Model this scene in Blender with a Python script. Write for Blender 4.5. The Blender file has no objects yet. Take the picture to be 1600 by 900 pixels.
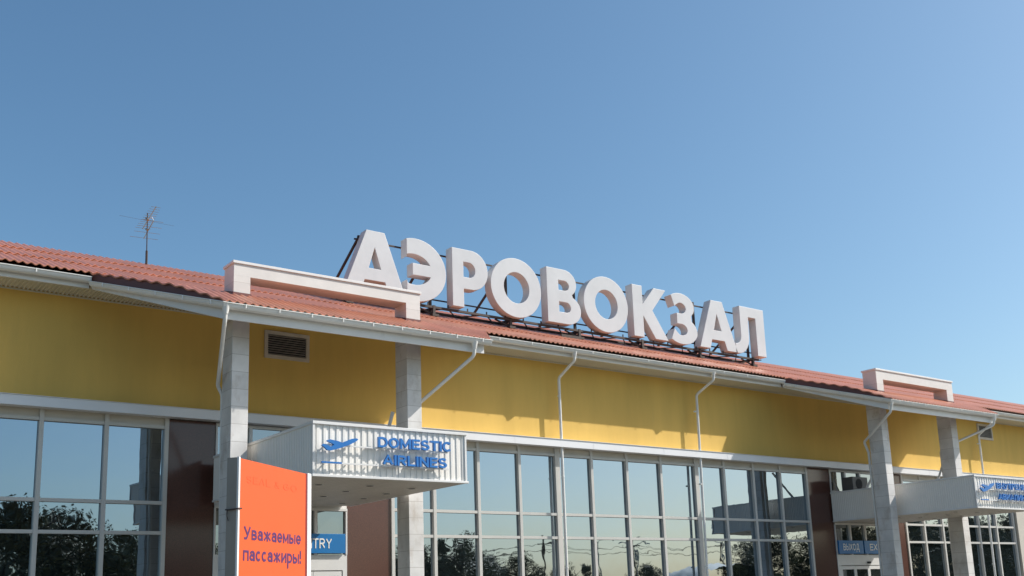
import bpy, bmesh, math, random
from mathutils import Vector, Matrix
random.seed(7)
S = bpy.context.scene
# ------------------------------------------------------------------ camera
cam = bpy.data.cameras.new('camera'); camo = bpy.data.objects.new('camera', cam)
S.collection.objects.link(camo)
yaw, pit, rol = math.radians(36.763), math.radians(11.858), math.radians(-1.982)
fw = Vector((math.sin(yaw)*math.cos(pit), math.cos(yaw)*math.cos(pit), math.sin(pit)))
r0 = Vector((math.cos(yaw), -math.sin(yaw), 0)); u0 = r0.cross(fw)
rr = r0*math.cos(rol) + u0*math.sin(rol); uu = -r0*math.sin(rol) + u0*math.cos(rol)
M = Matrix((rr, uu, -fw)).transposed().to_4x4(); M.translation = Vector((0, -20, 1.6))
camo.matrix_world = M
cam.sensor_width = 36; cam.lens = 1640.46/1600*36; cam.shift_y = 150/1600
cam.clip_start = 0.1; cam.clip_end = 6000
S.camera = camo
# ------------------------------------------------------------------ light
SUN = Vector((1.9, -1.0, 1.85)).normalized()
sun_el = math.asin(SUN.z); sun_az = math.atan2(SUN.x, SUN.y)     # clockwise from +Y
w = bpy.data.worlds.new('World'); S.world = w; w.use_nodes = True
nt = w.node_tree; nt.nodes.clear()
sky = nt.nodes.new('ShaderNodeTexSky'); sky.sky_type = 'NISHITA'; sky.sun_disc = False
sky.sun_elevation = sun_el; sky.sun_rotation = sun_az
sky.air_density = 1.0; sky.dust_density = 1.8; sky.ozone_density = 6.0; sky.altitude = 0
bg = nt.nodes.new('ShaderNodeBackground'); bg.inputs['Strength'].default_value = 0.098
wo = nt.nodes.new('ShaderNodeOutputWorld')
sep = nt.nodes.new('ShaderNodeSeparateColor'); com = nt.nodes.new('ShaderNodeCombineColor')
nt.links.new(sky.outputs[0], sep.inputs[0])
for k, (pw, g) in enumerate(((1.15, .92), (1.06, 1.02), (1.0, .965))):        # colour response of the clear sky
    a = nt.nodes.new('ShaderNodeMath'); a.operation = 'POWER'; a.inputs[1].default_value = pw
    c = nt.nodes.new('ShaderNodeMath'); c.operation = 'MULTIPLY'; c.inputs[1].default_value = g
    nt.links.new(sep.outputs[k], a.inputs[0]); nt.links.new(a.outputs[0], c.inputs[0]); nt.links.new(c.outputs[0], com.inputs[k])
nt.links.new(com.outputs[0], bg.inputs[0]); nt.links.new(bg.outputs[0], wo.inputs[0])
sl = bpy.data.lights.new('sun', 'SUN'); sl.energy = 3.6; sl.angle = math.radians(0.5); sl.color = (1, .96, .90)
slo = bpy.data.objects.new('sun', sl); S.collection.objects.link(slo)
slo.rotation_euler = SUN.to_track_quat('Z', 'Y').to_euler(); slo.location = SUN*80
S.view_settings.view_transform = 'Standard'; S.view_settings.look = 'None'
S.view_settings.gamma = 1; S.view_settings.use_curve_mapping = False
S.view_settings.exposure = 0.65

# ------------------------------------------------------------------ materials
def mat(name, col, rough=.6, var=.0, vscale=(1, 1, 1), vdetail=5, bump=0, bscale=(40, 40, 40), metal=0,
        spec=.5, col2=None, dirt=None, coat=0):
    m = bpy.data.materials.new(name); m.use_nodes = True
    n = m.node_tree.nodes; L = m.node_tree.links; b = n['Principled BSDF']
    b.inputs['Roughness'].default_value = rough; b.inputs['Metallic'].default_value = metal
    b.inputs['Specular IOR Level'].default_value = spec
    if coat: b.inputs['Coat Weight'].default_value = coat
    b.inputs['Base Color'].default_value = (*col, 1)
    tc = n.new('ShaderNodeTexCoord')
    def noise(scale, detail=5, rgh=.6):
        mp = n.new('ShaderNodeMapping'); mp.inputs['Scale'].default_value = scale
        L.new(tc.outputs['Object'], mp.inputs[0])
        t = n.new('ShaderNodeTexNoise'); t.inputs['Scale'].default_value = 1
        t.inputs['Detail'].default_value = detail; t.inputs['Roughness'].default_value = rgh
        L.new(mp.outputs[0], t.inputs['Vector']); return t
    out = None
    if var or col2:
        t = noise(vscale, vdetail); r = n.new('ShaderNodeValToRGB')
        c2 = col2 or tuple(max(0, c*(1-var)) for c in col)
        c1 = col if col2 else tuple(min(1, c*(1+var*.5)) for c in col)
        r.color_ramp.elements[0].position = .32; r.color_ramp.elements[1].position = .68
        r.color_ramp.elements[0].color = (*c2, 1); r.color_ramp.elements[1].color = (*c1, 1)
        L.new(t.outputs['Fac'], r.inputs[0]); out = r.outputs[0]
    if dirt:      # (colour, scale, threshold, amount)
        dc, ds, th, am = dirt
        t = noise(ds, 8, .65); r = n.new('ShaderNodeValToRGB')
        r.color_ramp.elements[0].position = th; r.color_ramp.elements[1].position = min(1, th+.16)
        r.color_ramp.elements[0].color = (0, 0, 0, 1); r.color_ramp.elements[1].color = (am, am, am, 1)
        L.new(t.outputs['Fac'], r.inputs[0])
        mx = n.new('ShaderNodeMix'); mx.data_type = 'RGBA'
        L.new(r.outputs[0], mx.inputs['Factor'])
        if out: L.new(out, mx.inputs['A'])
        else: mx.inputs['A'].default_value = (*col, 1)
        mx.inputs['B'].default_value = (*dc, 1); out = mx.outputs['Result']
    if out: L.new(out, b.inputs['Base Color'])
    if bump:
        t = noise(bscale, 4); bp = n.new('ShaderNodeBump'); bp.inputs['Strength'].default_value = bump
        bp.inputs['Distance'].default_value = .01
        L.new(t.outputs['Fac'], bp.inputs['Height']); L.new(bp.outputs[0], b.inputs['Normal'])
    return m
def joints(m, pitch, width, colr, axis='Z', offset=0):
    """thin dark joint lines every `pitch` metres along an axis (object space)"""
    n = m.node_tree.nodes; L = m.node_tree.links; b = n['Principled BSDF']
    src = b.inputs['Base Color'].links[0].from_socket if b.inputs['Base Color'].links else None
    tc = n.new('ShaderNodeTexCoord'); sp = n.new('ShaderNodeSeparateXYZ'); L.new(tc.outputs['Object'], sp.inputs[0])
    a = n.new('ShaderNodeMath'); a.operation = 'ADD'; a.inputs[1].default_value = offset; L.new(sp.outputs[axis], a.inputs[0])
    d = n.new('ShaderNodeMath'); d.operation = 'DIVIDE'; d.inputs[1].default_value = pitch; L.new(a.outputs[0], d.inputs[0])
    f = n.new('ShaderNodeMath'); f.operation = 'FRACT'; L.new(d.outputs[0], f.inputs[0])
    c = n.new('ShaderNodeMath'); c.operation = 'LESS_THAN'; c.inputs[1].default_value = width/pitch; L.new(f.outputs[0], c.inputs[0])
    # each block a little lighter or darker than the next
    fl = n.new('ShaderNodeMath'); fl.operation = 'FLOOR'; L.new(d.outputs[0], fl.inputs[0])
    wn = n.new('ShaderNodeTexWhiteNoise'); wn.noise_dimensions = '1D'; L.new(fl.outputs[0], wn.inputs['W'])
    mr = n.new('ShaderNodeMapRange'); mr.inputs['To Min'].default_value = .93; mr.inputs['To Max'].default_value = 1.03
    L.new(wn.outputs['Value'], mr.inputs['Value'])
    hs = n.new('ShaderNodeHueSaturation'); L.new(mr.outputs[0], hs.inputs['Value'])
    if src: L.new(src, hs.inputs['Color'])
    else: hs.inputs['Color'].default_value = b.inputs['Base Color'].default_value
    mx = n.new('ShaderNodeMix'); mx.data_type = 'RGBA'; L.new(c.outputs[0], mx.inputs['Factor'])
    L.new(hs.outputs[0], mx.inputs['A']); mx.inputs['B'].default_value = (*colr, 1)
    L.new(mx.outputs['Result'], b.inputs['Base Color'])
    return m
def glass_mat(name, refl=.6, tint=(.52, .63, .735), dark=(.012, .016, .017), wav=.02):
    m = bpy.data.materials.new(name); m.use_nodes = True; n = m.node_tree.nodes; L = m.node_tree.links
    n.clear(); o = n.new('ShaderNodeOutputMaterial'); mx = n.new('ShaderNodeMixShader')
    g = n.new('ShaderNodeBsdfGlossy'); g.inputs['Roughness'].default_value = .012; g.inputs['Color'].default_value = (*tint, 1)
    d = n.new('ShaderNodeBsdfDiffuse'); d.inputs['Color'].default_value = (*dark, 1)
    mx.inputs[0].default_value = refl; L.new(d.outputs[0], mx.inputs[1]); L.new(g.outputs[0], mx.inputs[2]); L.new(mx.outputs[0], o.inputs[0])
    tc = n.new('ShaderNodeTexCoord'); t = n.new('ShaderNodeTexNoise'); t.inputs['Scale'].default_value = 1.3; t.inputs['Detail'].default_value = 2
    L.new(tc.outputs['Object'], t.inputs['Vector']); b = n.new('ShaderNodeBump'); b.inputs['Strength'].default_value = wav; b.inputs['Distance'].default_value = .1
    L.new(t.outputs['Fac'], b.inputs['Height']); L.new(b.outputs[0], g.inputs['Normal'])
    return m
YEL = mat('yellow_stucco', (.73, .475, .128), .85, .10, (1.3, 1.3, .22), 6, .35, (60, 60, 60), spec=.2,
          dirt=((.56, .38, .13), (2.2, 2.2, .25), .60, .35))
ROOF = mat('red_roof_sheet', (.52, .205, .125), .36, .2, (1.2, 1.2, 1.2), 6, .1, (30, 30, 30), dirt=((.42, .18, .12), (1.5, 1.5, 1.5), .58, .5))
FLASH = mat('brown_flashing', (.16, .055, .045), .5, .15, (2, 2, 2))
WHITE = mat('white_metal', (.74, .73, .71), .42, .05, (1.5, 1.5, 1.5), dirt=((.50, .48, .44), (3, 3, 1.2), .60, .35))
GUT = mat('gutter_metal', (.76, .75, .72), .35, .06, (1.2, 3, 3), dirt=((.42, .40, .36), (2.5, 8, 5), .62, .4))
SOFF = mat('cream_soffit', (.62, .58, .46), .6, .08, (1, 1, 1), dirt=((.40, .36, .27), (2, 5, 2), .62, .4))
LEDGE = mat('ledge_metal', (.76, .76, .77), .4, .05, (.6, 1, 1), dirt=((.52, .51, .49), (1.5, 5, 3), .62, .4))
FRAME = mat('window_frame', (.54, .525, .49), .4, .06, (2, 2, 2), dirt=((.40, .37, .32), (4, 4, 2), .63, .35))
SPAND = mat('spandrel', (.54, .50, .43), .6, .08, (2, 2, 2))
GLASS = glass_mat('solar_glass', .60); CLEAR = glass_mat('door_glass', .38, (.72, .8, .84), (.03, .035, .035))
GRAN = mat('brown_granite', (.13, .056, .042), .14, 0, (70, 70, 70), 3, col2=(.06, .032, .026), dirt=((.30, .16, .12), (160, 160, 160), .62, .7))
STONE = mat('column_marble', (.69, .67, .645), .5, .16, (2.2, 2.2, 2.2), 8, .15, (25, 25, 25), dirt=((.38, .31, .24), (3.0, 3.0, 2.0), .54, .55))
joints(STONE, .315, .008, (.40, .37, .34), 'Z', .165)
PORT = mat('portal_stone', (.66, .64, .61), .5, .08, (2, 2, 2), 7, .1, (25, 25, 25), dirt=((.50, .42, .34), (2.5, 2.5, 2.5), .62, .3))
joints(PORT, .52, .006, (.45, .42, .38), 'Z', .32)
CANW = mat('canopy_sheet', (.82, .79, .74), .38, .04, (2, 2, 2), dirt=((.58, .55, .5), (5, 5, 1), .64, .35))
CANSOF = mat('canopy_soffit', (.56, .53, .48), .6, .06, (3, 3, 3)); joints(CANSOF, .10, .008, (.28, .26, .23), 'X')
BLUE = mat('sign_blue', (.012, .165, .50), .4, .08, (3, 3, 3)); PANB = mat('panel_blue', (.012, .16, .42), .35, .08, (3, 3, 3))
LETF = mat('letter_white', (.58, .595, .61), .35, .08, (1.1, 1.1, 1.1), 4, .5, (2.2, 2.2, 2.2)); LETS = mat('letter_side', (.60, .595, .59), .5, .1, (2, 2, 2), dirt=((.45, .38, .31), (3, 3, 3), .62, .4))
STEEL = mat('dark_steel', (.045, .028, .022), .65, .3, (6, 6, 6))
VENTF = mat('vent_frame', (.58, .50, .40), .6, .1, (4, 4, 4)); LOUV = mat('louvre_grey', (.36, .33, .30), .5, .1, (4, 4, 4))
DARK = mat('dark_void', (.012, .012, .012), .8)
ORANGE = mat('orange_banner', (.70, .094, .014), .55, .03, (1.5, 1.5, 1.5), 4, .06, (3, 3, 3)); GHOST = mat('ghost_print', (.655, .086, .013), .55)
NAVY = mat('navy_print', (.085, .022, .11), .5); BOARDG = mat('board_side', (.27, .235, .20), .5, .2, (3, 3, 1)); DRED = mat('dark_red_edge', (.20, .012, .012), .5)
SIGNW = mat('sign_white', (.80, .80, .78), .5); ALU = mat('aluminium', (.34, .32, .26), .35, .1, (8, 8, 8), metal=.7)
ACG = mat('appliance_grey', (.42, .42, .40), .5, .08, (4, 4, 4)); ACD = mat('appliance_shaded', (.10, .095, .09), .5, .1, (4, 4, 4))
DOORF = mat('door_frame', (.66, .65, .63), .4, .04, (3, 3, 3))
ASPH = mat('asphalt', (.055, .055, .056), .9, .25, (.4, .4, .4), 8, .4, (30, 30, 30)); PAVE = mat('paving', (.15, .135, .105), .85, .15, (.8, .8, .8), 7, .2, (20, 20, 20))
SOIL = mat('ground_grass', (.10, .12, .05), .95, .35, (.2, .2, .2), 8)
LEAF = [mat('leaf_a', (.12, .112, .05), .6, .5, (1.2, 1.2, 1.2)), mat('leaf_b', (.125, .108, .05), .6, .5, (1.2, 1.2, 1.2)), mat('leaf_c', (.10, .098, .045), .6, .5, (1.2, 1.2, 1.2))]
BARK = mat('bark', (.09, .065, .045), .9, .3, (6, 6, 2)); CONC = mat('concrete_pole', (.35, .34, .32), .8, .15, (3, 3, 3)); TARP = mat('pale_tarpaulin', (.55, .54, .50), .6, .05, (2, 2, 2))

# ------------------------------------------------------------------ mesh helpers
class MB:
    def __init__(s): s.v = []; s.f = []; s.mi = []
    def add(s, vs, fs, mi=0):
        o = len(s.v); s.v += [tuple(v) for v in vs]; s.f += [tuple(i+o for i in f) for f in fs]; s.mi += [mi]*len(fs); return s
    def box(s, x0, x1, y0, y1, z0, z1, mi=0):
        return s.add([(x0,y0,z0),(x1,y0,z0),(x1,y1,z0),(x0,y1,z0),(x0,y0,z1),(x1,y0,z1),(x1,y1,z1),(x0,y1,z1)],
                     [(0,3,2,1),(4,5,6,7),(0,1,5,4),(1,2,6,5),(2,3,7,6),(3,0,4,7)], mi)
    def bar(s, a, b, wd, ht=None, mi=0):            # rectangular bar between two points
        a, b = Vector(a), Vector(b); d = (b-a).normalized(); ht = ht or wd
        up = Vector((0,0,1)) if abs(d.z) < .95 else Vector((0,1,0))
        x = d.cross(up).normalized()*wd/2; y = x.cross(d).normalized()*ht/2
        return s.add([a-x-y,a+x-y,a+x+y,a-x+y,b-x-y,b+x-y,b+x+y,b-x+y],
                     [(0,1,2,3),(7,6,5,4),(0,4,5,1),(1,5,6,2),(2,6,7,3),(3,7,4,0)], mi)
    def tube(s, pts, r, n=10, mi=0, r2=None, caps=True):
        pts = [Vector(p) for p in pts]; rings = []; m = len(pts)
        ref = Vector((.37,.61,.7))
        for i, p in enumerate(pts):
            d = (pts[min(i+1,m-1)]-pts[max(i-1,0)]).normalized()
            x = d.cross(ref).normalized(); y = d.cross(x).normalized()
            rad = r if r2 is None else r+(r2-r)*i/(m-1)
            rings.append([p+(x*math.cos(2*math.pi*k/n)+y*math.sin(2*math.pi*k/n))*rad for k in range(n)])
        vs = [v for g in rings for v in g]; fs = []
        for i in range(m-1):
            for k in range(n):
                fs.append((i*n+k, i*n+(k+1)%n, (i+1)*n+(k+1)%n, (i+1)*n+k))
        if caps: fs += [tuple(range(n-1,-1,-1)), tuple(range((m-1)*n, m*n))]
        return s.add(vs, fs, mi)
    def grid(s, rows, mi=0):
        n = len(rows[0]); vs = [v for r in rows for v in r]; fs = []
        for i in range(len(rows)-1):
            for k in range(n-1):
                fs.append((i*n+k, i*n+k+1, (i+1)*n+k+1, (i+1)*n+k))
        return s.add(vs, fs, mi)
    def build(s, name, mats, parent=None, smooth=False, bevel=0):
        me = bpy.data.meshes.new(name); me.from_pydata(s.v, [], s.f)
        for m in (mats if isinstance(mats, (list, tuple)) else [mats]): me.materials.append(m)
        for p, i in zip(me.polygons, s.mi): p.material_index = i
        bm = bmesh.new(); bm.from_mesh(me); bmesh.ops.recalc_face_normals(bm, faces=bm.faces); bm.to_mesh(me); bm.free()
        if smooth:
            me.polygons.foreach_set('use_smooth', [True]*len(me.polygons)); me.set_sharp_from_angle(angle=math.radians(40))
        o = bpy.data.objects.new(name, me); S.collection.objects.link(o)
        adopt(o, parent)
        if bevel:
            b = o.modifiers.new('bevel', 'BEVEL'); b.width = bevel; b.segments = 2; b.limit_method = 'ANGLE'
        return o
def world_loc(o):
    return o.location + (world_loc(o.parent) if o.parent and o.type == 'EMPTY' else Vector((0,0,0)))
def adopt(o, parent):
    if parent is None: return
    o.parent = parent
    if parent.type == 'EMPTY': o.matrix_parent_inverse = Matrix.Translation(-parent.location)
def thing(name, label, cat, loc=(0,0,0), group=None):
    o = bpy.data.objects.new(name, None); S.collection.objects.link(o); o.location = loc; o.empty_display_size = .2
    return tag(o, label, cat, group)
def tag(o, label, cat, group=None):
    o['label'] = label; o['category'] = cat
    if group: o['group'] = group
    return o
def structure(o): o['kind'] = 'structure'; return o
def tree_copy(o, loc, label=None, rot=0, scale=None):
    c = o.copy(); S.collection.objects.link(c); c.location = loc; c.rotation_euler = (0,0,rot)
    if scale: c.scale = scale
    if label: c['label'] = label
    for ch in list(o.children):
        d = ch.copy(); S.collection.objects.link(d); d.parent = c
        for g in list(ch.children):
            e = g.copy(); S.collection.objects.link(e); e.parent = d
    return c
def curve_mesh(splines, depth, bevel=0):
    cu = bpy.data.curves.new('tmp', 'CURVE'); cu.dimensions = '2D'; cu.fill_mode = 'BOTH'; cu.extrude = depth/2
    cu.bevel_depth = bevel; cu.offset = -bevel
    for pts in splines:
        sp = cu.splines.new('POLY'); sp.points.add(len(pts)-1); sp.use_cyclic_u = True
        for q, (x, y) in zip(sp.points, pts): q.co = (x, y, 0, 1)
    return to_mesh(cu)
def to_mesh(cu):
    ob = bpy.data.objects.new('tmp', cu); S.collection.objects.link(ob)
    dg = bpy.context.evaluated_depsgraph_get(); dg.update()
    me = bpy.data.meshes.new_from_object(ob.evaluated_get(dg))
    bpy.data.objects.remove(ob); bpy.data.curves.remove(cu); return me
def ell(cx, cy, rx, ry, a0, a1, n=14):
    return [(cx+rx*math.cos(math.radians(a0+(a1-a0)*i/n)), cy+ry*math.sin(math.radians(a0+(a1-a0)*i/n))) for i in range(n+1)]
RING = ell(.5,.5,.5,.5,90,450,28)
GLY = {   # letter: (width, height, strokes in a unit box)
 'D': (.74,1,[[(.3,1),(0,1),(0,0),(.3,0)],[(.2,0)] + ell(.45,.5,.55,.5,-90,90) + [(.2,1)]]), 'O': (.82,1,[RING]), 'M': (.88,1,[[(0,0),(0,1)],[(1,0),(1,1)],[(.03,.97),(.5,.16),(.97,.97)]]),
 'E': (.62,1,[[(1,1),(0,1),(0,0),(1,0)],[(0,.51),(.88,.51)]]), 'T': (.68,1,[[(0,1),(1,1)],[(.5,1),(.5,0)]]), 'I': (.0,1,[[(.5,0),(.5,1)]]),
 'S': (.66,1,[ell(.5,.745,.46,.255,25,270) + ell(.5,.245,.5,.245,90,-155)[1:]]), 'C': (.76,1,[ell(.5,.5,.5,.5,48,312,24)]),
 'A': (.80,1,[[(0,0),(.5,1),(1,0)],[(.17,.30),(.83,.30)]]), 'R': (.70,1,[[(0,0),(0,1),(.5,1)] + ell(.5,.745,.46,.255,90,-90),[(0,.49),(.5,.49)],[(.48,.49),(1,0)]]),
 'L': (.58,1,[[(0,1),(0,0),(1,0)]]), 'N': (.74,1,[[(0,0),(0,1)],[(1,0),(1,1)],[(.03,.97),(.97,.03)]]), 'Y': (.74,1,[[(0,1),(.5,.46),(1,1)],[(.5,.5),(.5,0)]]), 'X': (.72,1,[[(0,0),(1,1)],[(0,1),(1,0)]]),
 'G': (.80,1,[ell(.5,.5,.5,.5,48,330,24) + [(1,.46),(.6,.46)]]), '&': (.74,1,[[(1,0),(.2,.72)] + ell(.42,.82,.24,.18,200,0,10) + [(.12,.36)],ell(.42,.25,.40,.25,150,330,10) + [(.95,.45)]]),
 'В': (.68,1,[[(.45,1),(0,1),(0,0),(.5,0)] + ell(.5,.26,.5,.26,-90,90),[(0,.52)] + ell(.45,.76,.47,.24,-90,90)]), 'Н': (.74,1,[[(0,0),(0,1)],[(1,0),(1,1)],[(0,.5),(1,.5)]]),
 'У': (.74,1,[[(0,1),(.52,.36)],[(1,1),(.48,.12),(.36,0),(.08,0)]]), 'Р': (.66,1,[[(0,0),(0,1),(.5,1)] + ell(.5,.72,.5,.28,90,-90),[(0,.44),(.5,.44)]]),
 'И': (.74,1,[[(0,0),(0,1)],[(1,0),(1,1)],[(.03,.03),(.97,.97)]]), 'Л': (.76,1,[[(0,0),(.1,.02),(.2,.2),(.25,1),(1,1),(1,0)]]), 'Д': (.84,1,[[(.2,.16),(.3,1),(.84,1),(.84,.16)],[(0,-.16),(0,.12),(1,.12),(1,-.16)]]),
 'Ы': (.92,1,[[(0,1),(0,0),(.34,0)] + ell(.34,.29,.28,.29,-90,90),[(0,.58),(.34,.58)],[(1,0),(1,1)]]),
 'в': (.54,.74,[[(.45,1),(0,1),(0,0),(.5,0)] + ell(.5,.26,.5,.26,-90,90),[(0,.52)] + ell(.45,.76,.47,.24,-90,90)]),
 'а': (.52,.74,[[(.08,.80)] + ell(.52,.68,.46,.32,140,0,10) + [(.98,0)], ell(.47,.29,.47,.29,0,360,20)]),
 'ж': (.84,.74,[[(.5,0),(.5,1)],[(0,1),(.42,.52),(0,0)],[(1,1),(.58,.52),(1,0)]]), 'е': (.56,.74,[[(.06,.5),(.97,.5)],ell(.5,.5,.5,.5,0,318,24)]),
 'м': (.66,.74,[[(0,0),(0,1)],[(1,0),(1,1)],[(.03,.97),(.5,.16),(.97,.97)]]), 'ы': (.76,.74,[[(0,1),(0,0),(.32,0)] + ell(.32,.29,.30,.29,-90,90),[(0,.58),(.32,.58)],[(1,0),(1,1)]]),
 'п': (.54,.74,[[(0,0),(0,1),(1,1),(1,0)]]), 'с': (.50,.74,[ell(.5,.5,.5,.5,50,310,22)]), 'и': (.56,.74,[[(0,0),(0,1)],[(1,0),(1,1)],[(.03,.03),(.97,.97)]]),
 'р': (.56,.74,[[(0,-.42),(0,1)],[(0,1)] + [(.45,1)] + ell(.45,.5,.55,.5,90,-90) + [(0,0)]]), '!': (.0,1,[[(.5,1),(.5,.45)],[(.5,.05),(.5,.0)]]), ' ': (.22,1,[]),
}
GLY['Е'] = GLY['E']; GLY['Т'] = GLY['T']; GLY['А'] = GLY['A']; GLY['О'] = GLY['O']; GLY['Х'] = GLY['X']
def text_mesh(txt, width, cap, depth, weight=.16, gap=.14):
    """lettering cut from mitred strokes: x 0..width, y 0..cap for capitals, z -depth/2..depth/2"""
    t = weight; x = 0; b = MB(); lay = 0
    for ch in txt:
        w, h, strokes = GLY[ch]
        for k, st in enumerate(strokes):
            P = [Vector((x + t/2 + u*w, t/2 + v*(h-t) if v >= 0 else v*h)) for u, v in st]
            P = [q for i, q in enumerate(P) if i == 0 or (q-P[i-1]).length > 1e-3]
            closed = (P[0]-P[-1]).length < 1e-4 and len(P) > 3; n = len(P); L_, R_ = [], []
            for i, p in enumerate(P):
                d1 = (p-P[i-1]).normalized() if i else ((P[0]-P[-2]).normalized() if closed else (P[1]-p).normalized())
                d2 = (P[i+1]-p).normalized() if i < n-1 else ((P[1]-P[0]).normalized() if closed else d1)
                nn = (d1+d2); nn = nn.normalized() if nn.length > 1e-4 else d1
                nv = Vector((-nn.y, nn.x)); c = max(.78, nv.dot(Vector((-d1.y, d1.x))))
                e = Vector((0,0))
                if not closed and i in (0, n-1): e = (d1 if i else -d1)*t/2*(1 if abs(d1.x) < .02 or abs(d1.y) < .02 else .25)
                L_.append(p+nv*t/2/c+e); R_.append(p-nv*t/2/c+e)
            z1 = .5-k*.0006/depth; vs = [(q.x, q.y, z1) for q in L_+R_] + [(q.x, q.y, -.5) for q in L_+R_]; f = []
            for i in range(n-1):
                f += [(i, n+i, n+i+1, i+1), (2*n+i, 2*n+i+1, 3*n+i+1, 3*n+i), (i, i+1, 2*n+i+1, 2*n+i), (n+i, 3*n+i, 3*n+i+1, n+i+1)]
            if not closed: f += [(0, 2*n, 3*n, n), (n-1, 2*n-1, 4*n-1, 3*n-1)]
            b.add(vs, f)
        x += w + t + gap
    x -= gap
    me = bpy.data.meshes.new('lettering'); me.from_pydata([(vx*width/x, vy*cap, vz*depth) for vx, vy, vz in b.v], [], b.f)
    bm = bmesh.new(); bm.from_mesh(me); bmesh.ops.recalc_face_normals(bm, faces=bm.faces); bm.to_mesh(me); bm.free()
    return me
def place(me, name, mats, parent, origin, xdir=(1,0,0), ydir=(0,0,1)):
    x = Vector(xdir).normalized(); y = Vector(ydir).normalized(); z = x.cross(y)
    o3 = Vector(origin)
    for v in me.vertices: v.co = o3 + x*v.co.x + y*v.co.y + z*v.co.z
    me.materials.clear()
    for m in (mats if isinstance(mats, (list, tuple)) else [mats]): me.materials.append(m)
    me.update()
    nrm = z
    for p in me.polygons:
        p.use_smooth = False
        if len(me.materials) > 1: p.material_index = 0 if abs(p.normal.dot(nrm)) > .95 else 1
        else: p.material_index = 0
    o = bpy.data.objects.new(name, me); S.collection.objects.link(o); adopt(o, parent); return o

# ------------------------------------------------------------------ ground
X0, X1 = -9.0, 58.0
MB().grid([[(-2500,-2500,0),(2500,-2500,0)],[(-2500,2500,0),(2500,2500,0)]]).build('ground', SOIL)['kind'] = 'structure'
MB().box(-60, 130, -17, 30, -.1, .14).build('pavement', PAVE)['kind'] = 'structure'
MB().grid([[(-300,-34,.004),(400,-34,.004)],[(-300,-17.2,.004),(400,-17.2,.004)]]).build('road', ASPH)['kind'] = 'structure'
MB().box(-300, 400, -17.2, -17.0, -.1, .15).build('kerb', CONC)['kind'] = 'structure'

# ------------------------------------------------------------------ terminal building
B = thing('terminal_building', 'long yellow stucco airport terminal with red corrugated roof, tall mirrored windows and stone columns', 'terminal', (0,0,.14))
PITCH = .14
# yellow frieze wall
MB().box(X0, X1, 0, .35, 5.45, 7.60).build('wall', YEL, B)
# body of the building behind the facade
b = MB(); b.box(X0, X1, .36, 16, .14, 7.5); b.build('building_core', SPAND, B)
# corrugated soffit
b = MB(); xs = []; x = X0
prof = [(0,0),(.035,0),(.045,-.022),(.065,-.022)]
while x < X1:
    for dx, dz in prof: xs.append((x+dx, dz))
    x += .075
b.grid([[(x, -.655, 7.555+dz) for x, dz in xs], [(x, -.012, 7.555+dz) for x, dz in xs]])
b.box(X0, X1, -.025, -.003, 7.505, 7.532)
b.build('soffit', SOFF, B)
# bays with a porch: left corner A, front corners B C, right corner D
BAYS = [dict(A=4.87, B=6.41, C=11.92, D=13.40), dict(A=24.2, B=25.5, C=31.0, D=32.7)]
YM, YP = -.85, -3.30
# fascia boards and gutters of the straight eaves
def gutter_profile():
    pts = []
    for k in range(9):
        a = math.pi + math.pi*k/8; pts.append((.075*math.cos(a), .085*math.sin(a)))     # outer half round
    lip = [(-.092, .004), (-.092, .018), (-.070, .018)]
    inner = [(.068*math.cos(math.pi + math.pi*k/8), .078*math.sin(math.pi + math.pi*k/8)) for k in range(9)]
    return [(.075, .02)] + pts[::-1] + lip + inner + [(.068, .02)]
def sweep(b, path, prof):
    """profile (out, up): out<0 is away from the wall; path runs left to right in plan"""
    P = [Vector(p) for p in path]; rows = []
    for i, p in enumerate(P):
        def nrm(a, c): d = (c-a); d.z = 0; d.normalize(); return Vector((-d.y, d.x, 0))       # towards the wall
        if i == 0: n = nrm(P[0], P[1])
        elif i == len(P)-1: n = nrm(P[-2], P[-1])
        else:
            n1, n2 = nrm(P[i-1], p), nrm(p, P[i+1]); n = (n1+n2).normalized(); n /= max(.3, n.dot(n1))
        rows.append([p + n*o + Vector((0,0,u)) for o, u in prof])
    b.grid(rows)
    b.add(rows[0], [tuple(range(len(prof)))]); b.add(rows[-1], [tuple(range(len(prof)-1,-1,-1))])
def brackets(b, path, step=.95):
    for a, c in zip(path[:-1], path[1:]):
        a, c = Vector(a), Vector(c); L = (c-a).length; d = (c-a)/L; n = Vector((d.y, -d.x, 0)).normalized()
        k = step*.6
        while k < L:
            p = a+d*k + n*.094
            b.bar(p-d*.015+Vector((0,0,-.05)), p-d*.015+Vector((0,0,.019)), .02, .006); k += step
eaves = [(X0, BAYS[0]['A']-.02), (BAYS[0]['D']+.02, BAYS[1]['A']-.02), (BAYS[1]['D']+.02, X1)]
for x0, x1 in eaves:
    b = MB(); path = [(x0, -.79, 7.675), (x1, -.79, 7.675)]; sweep(b, path, gutter_profile()); brackets(b, path); b.build('gutter', GUT, B, True)
    MB().box(x0, x1, -.70, -.66, 7.515, 7.72).build('fascia', WHITE, B)
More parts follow.
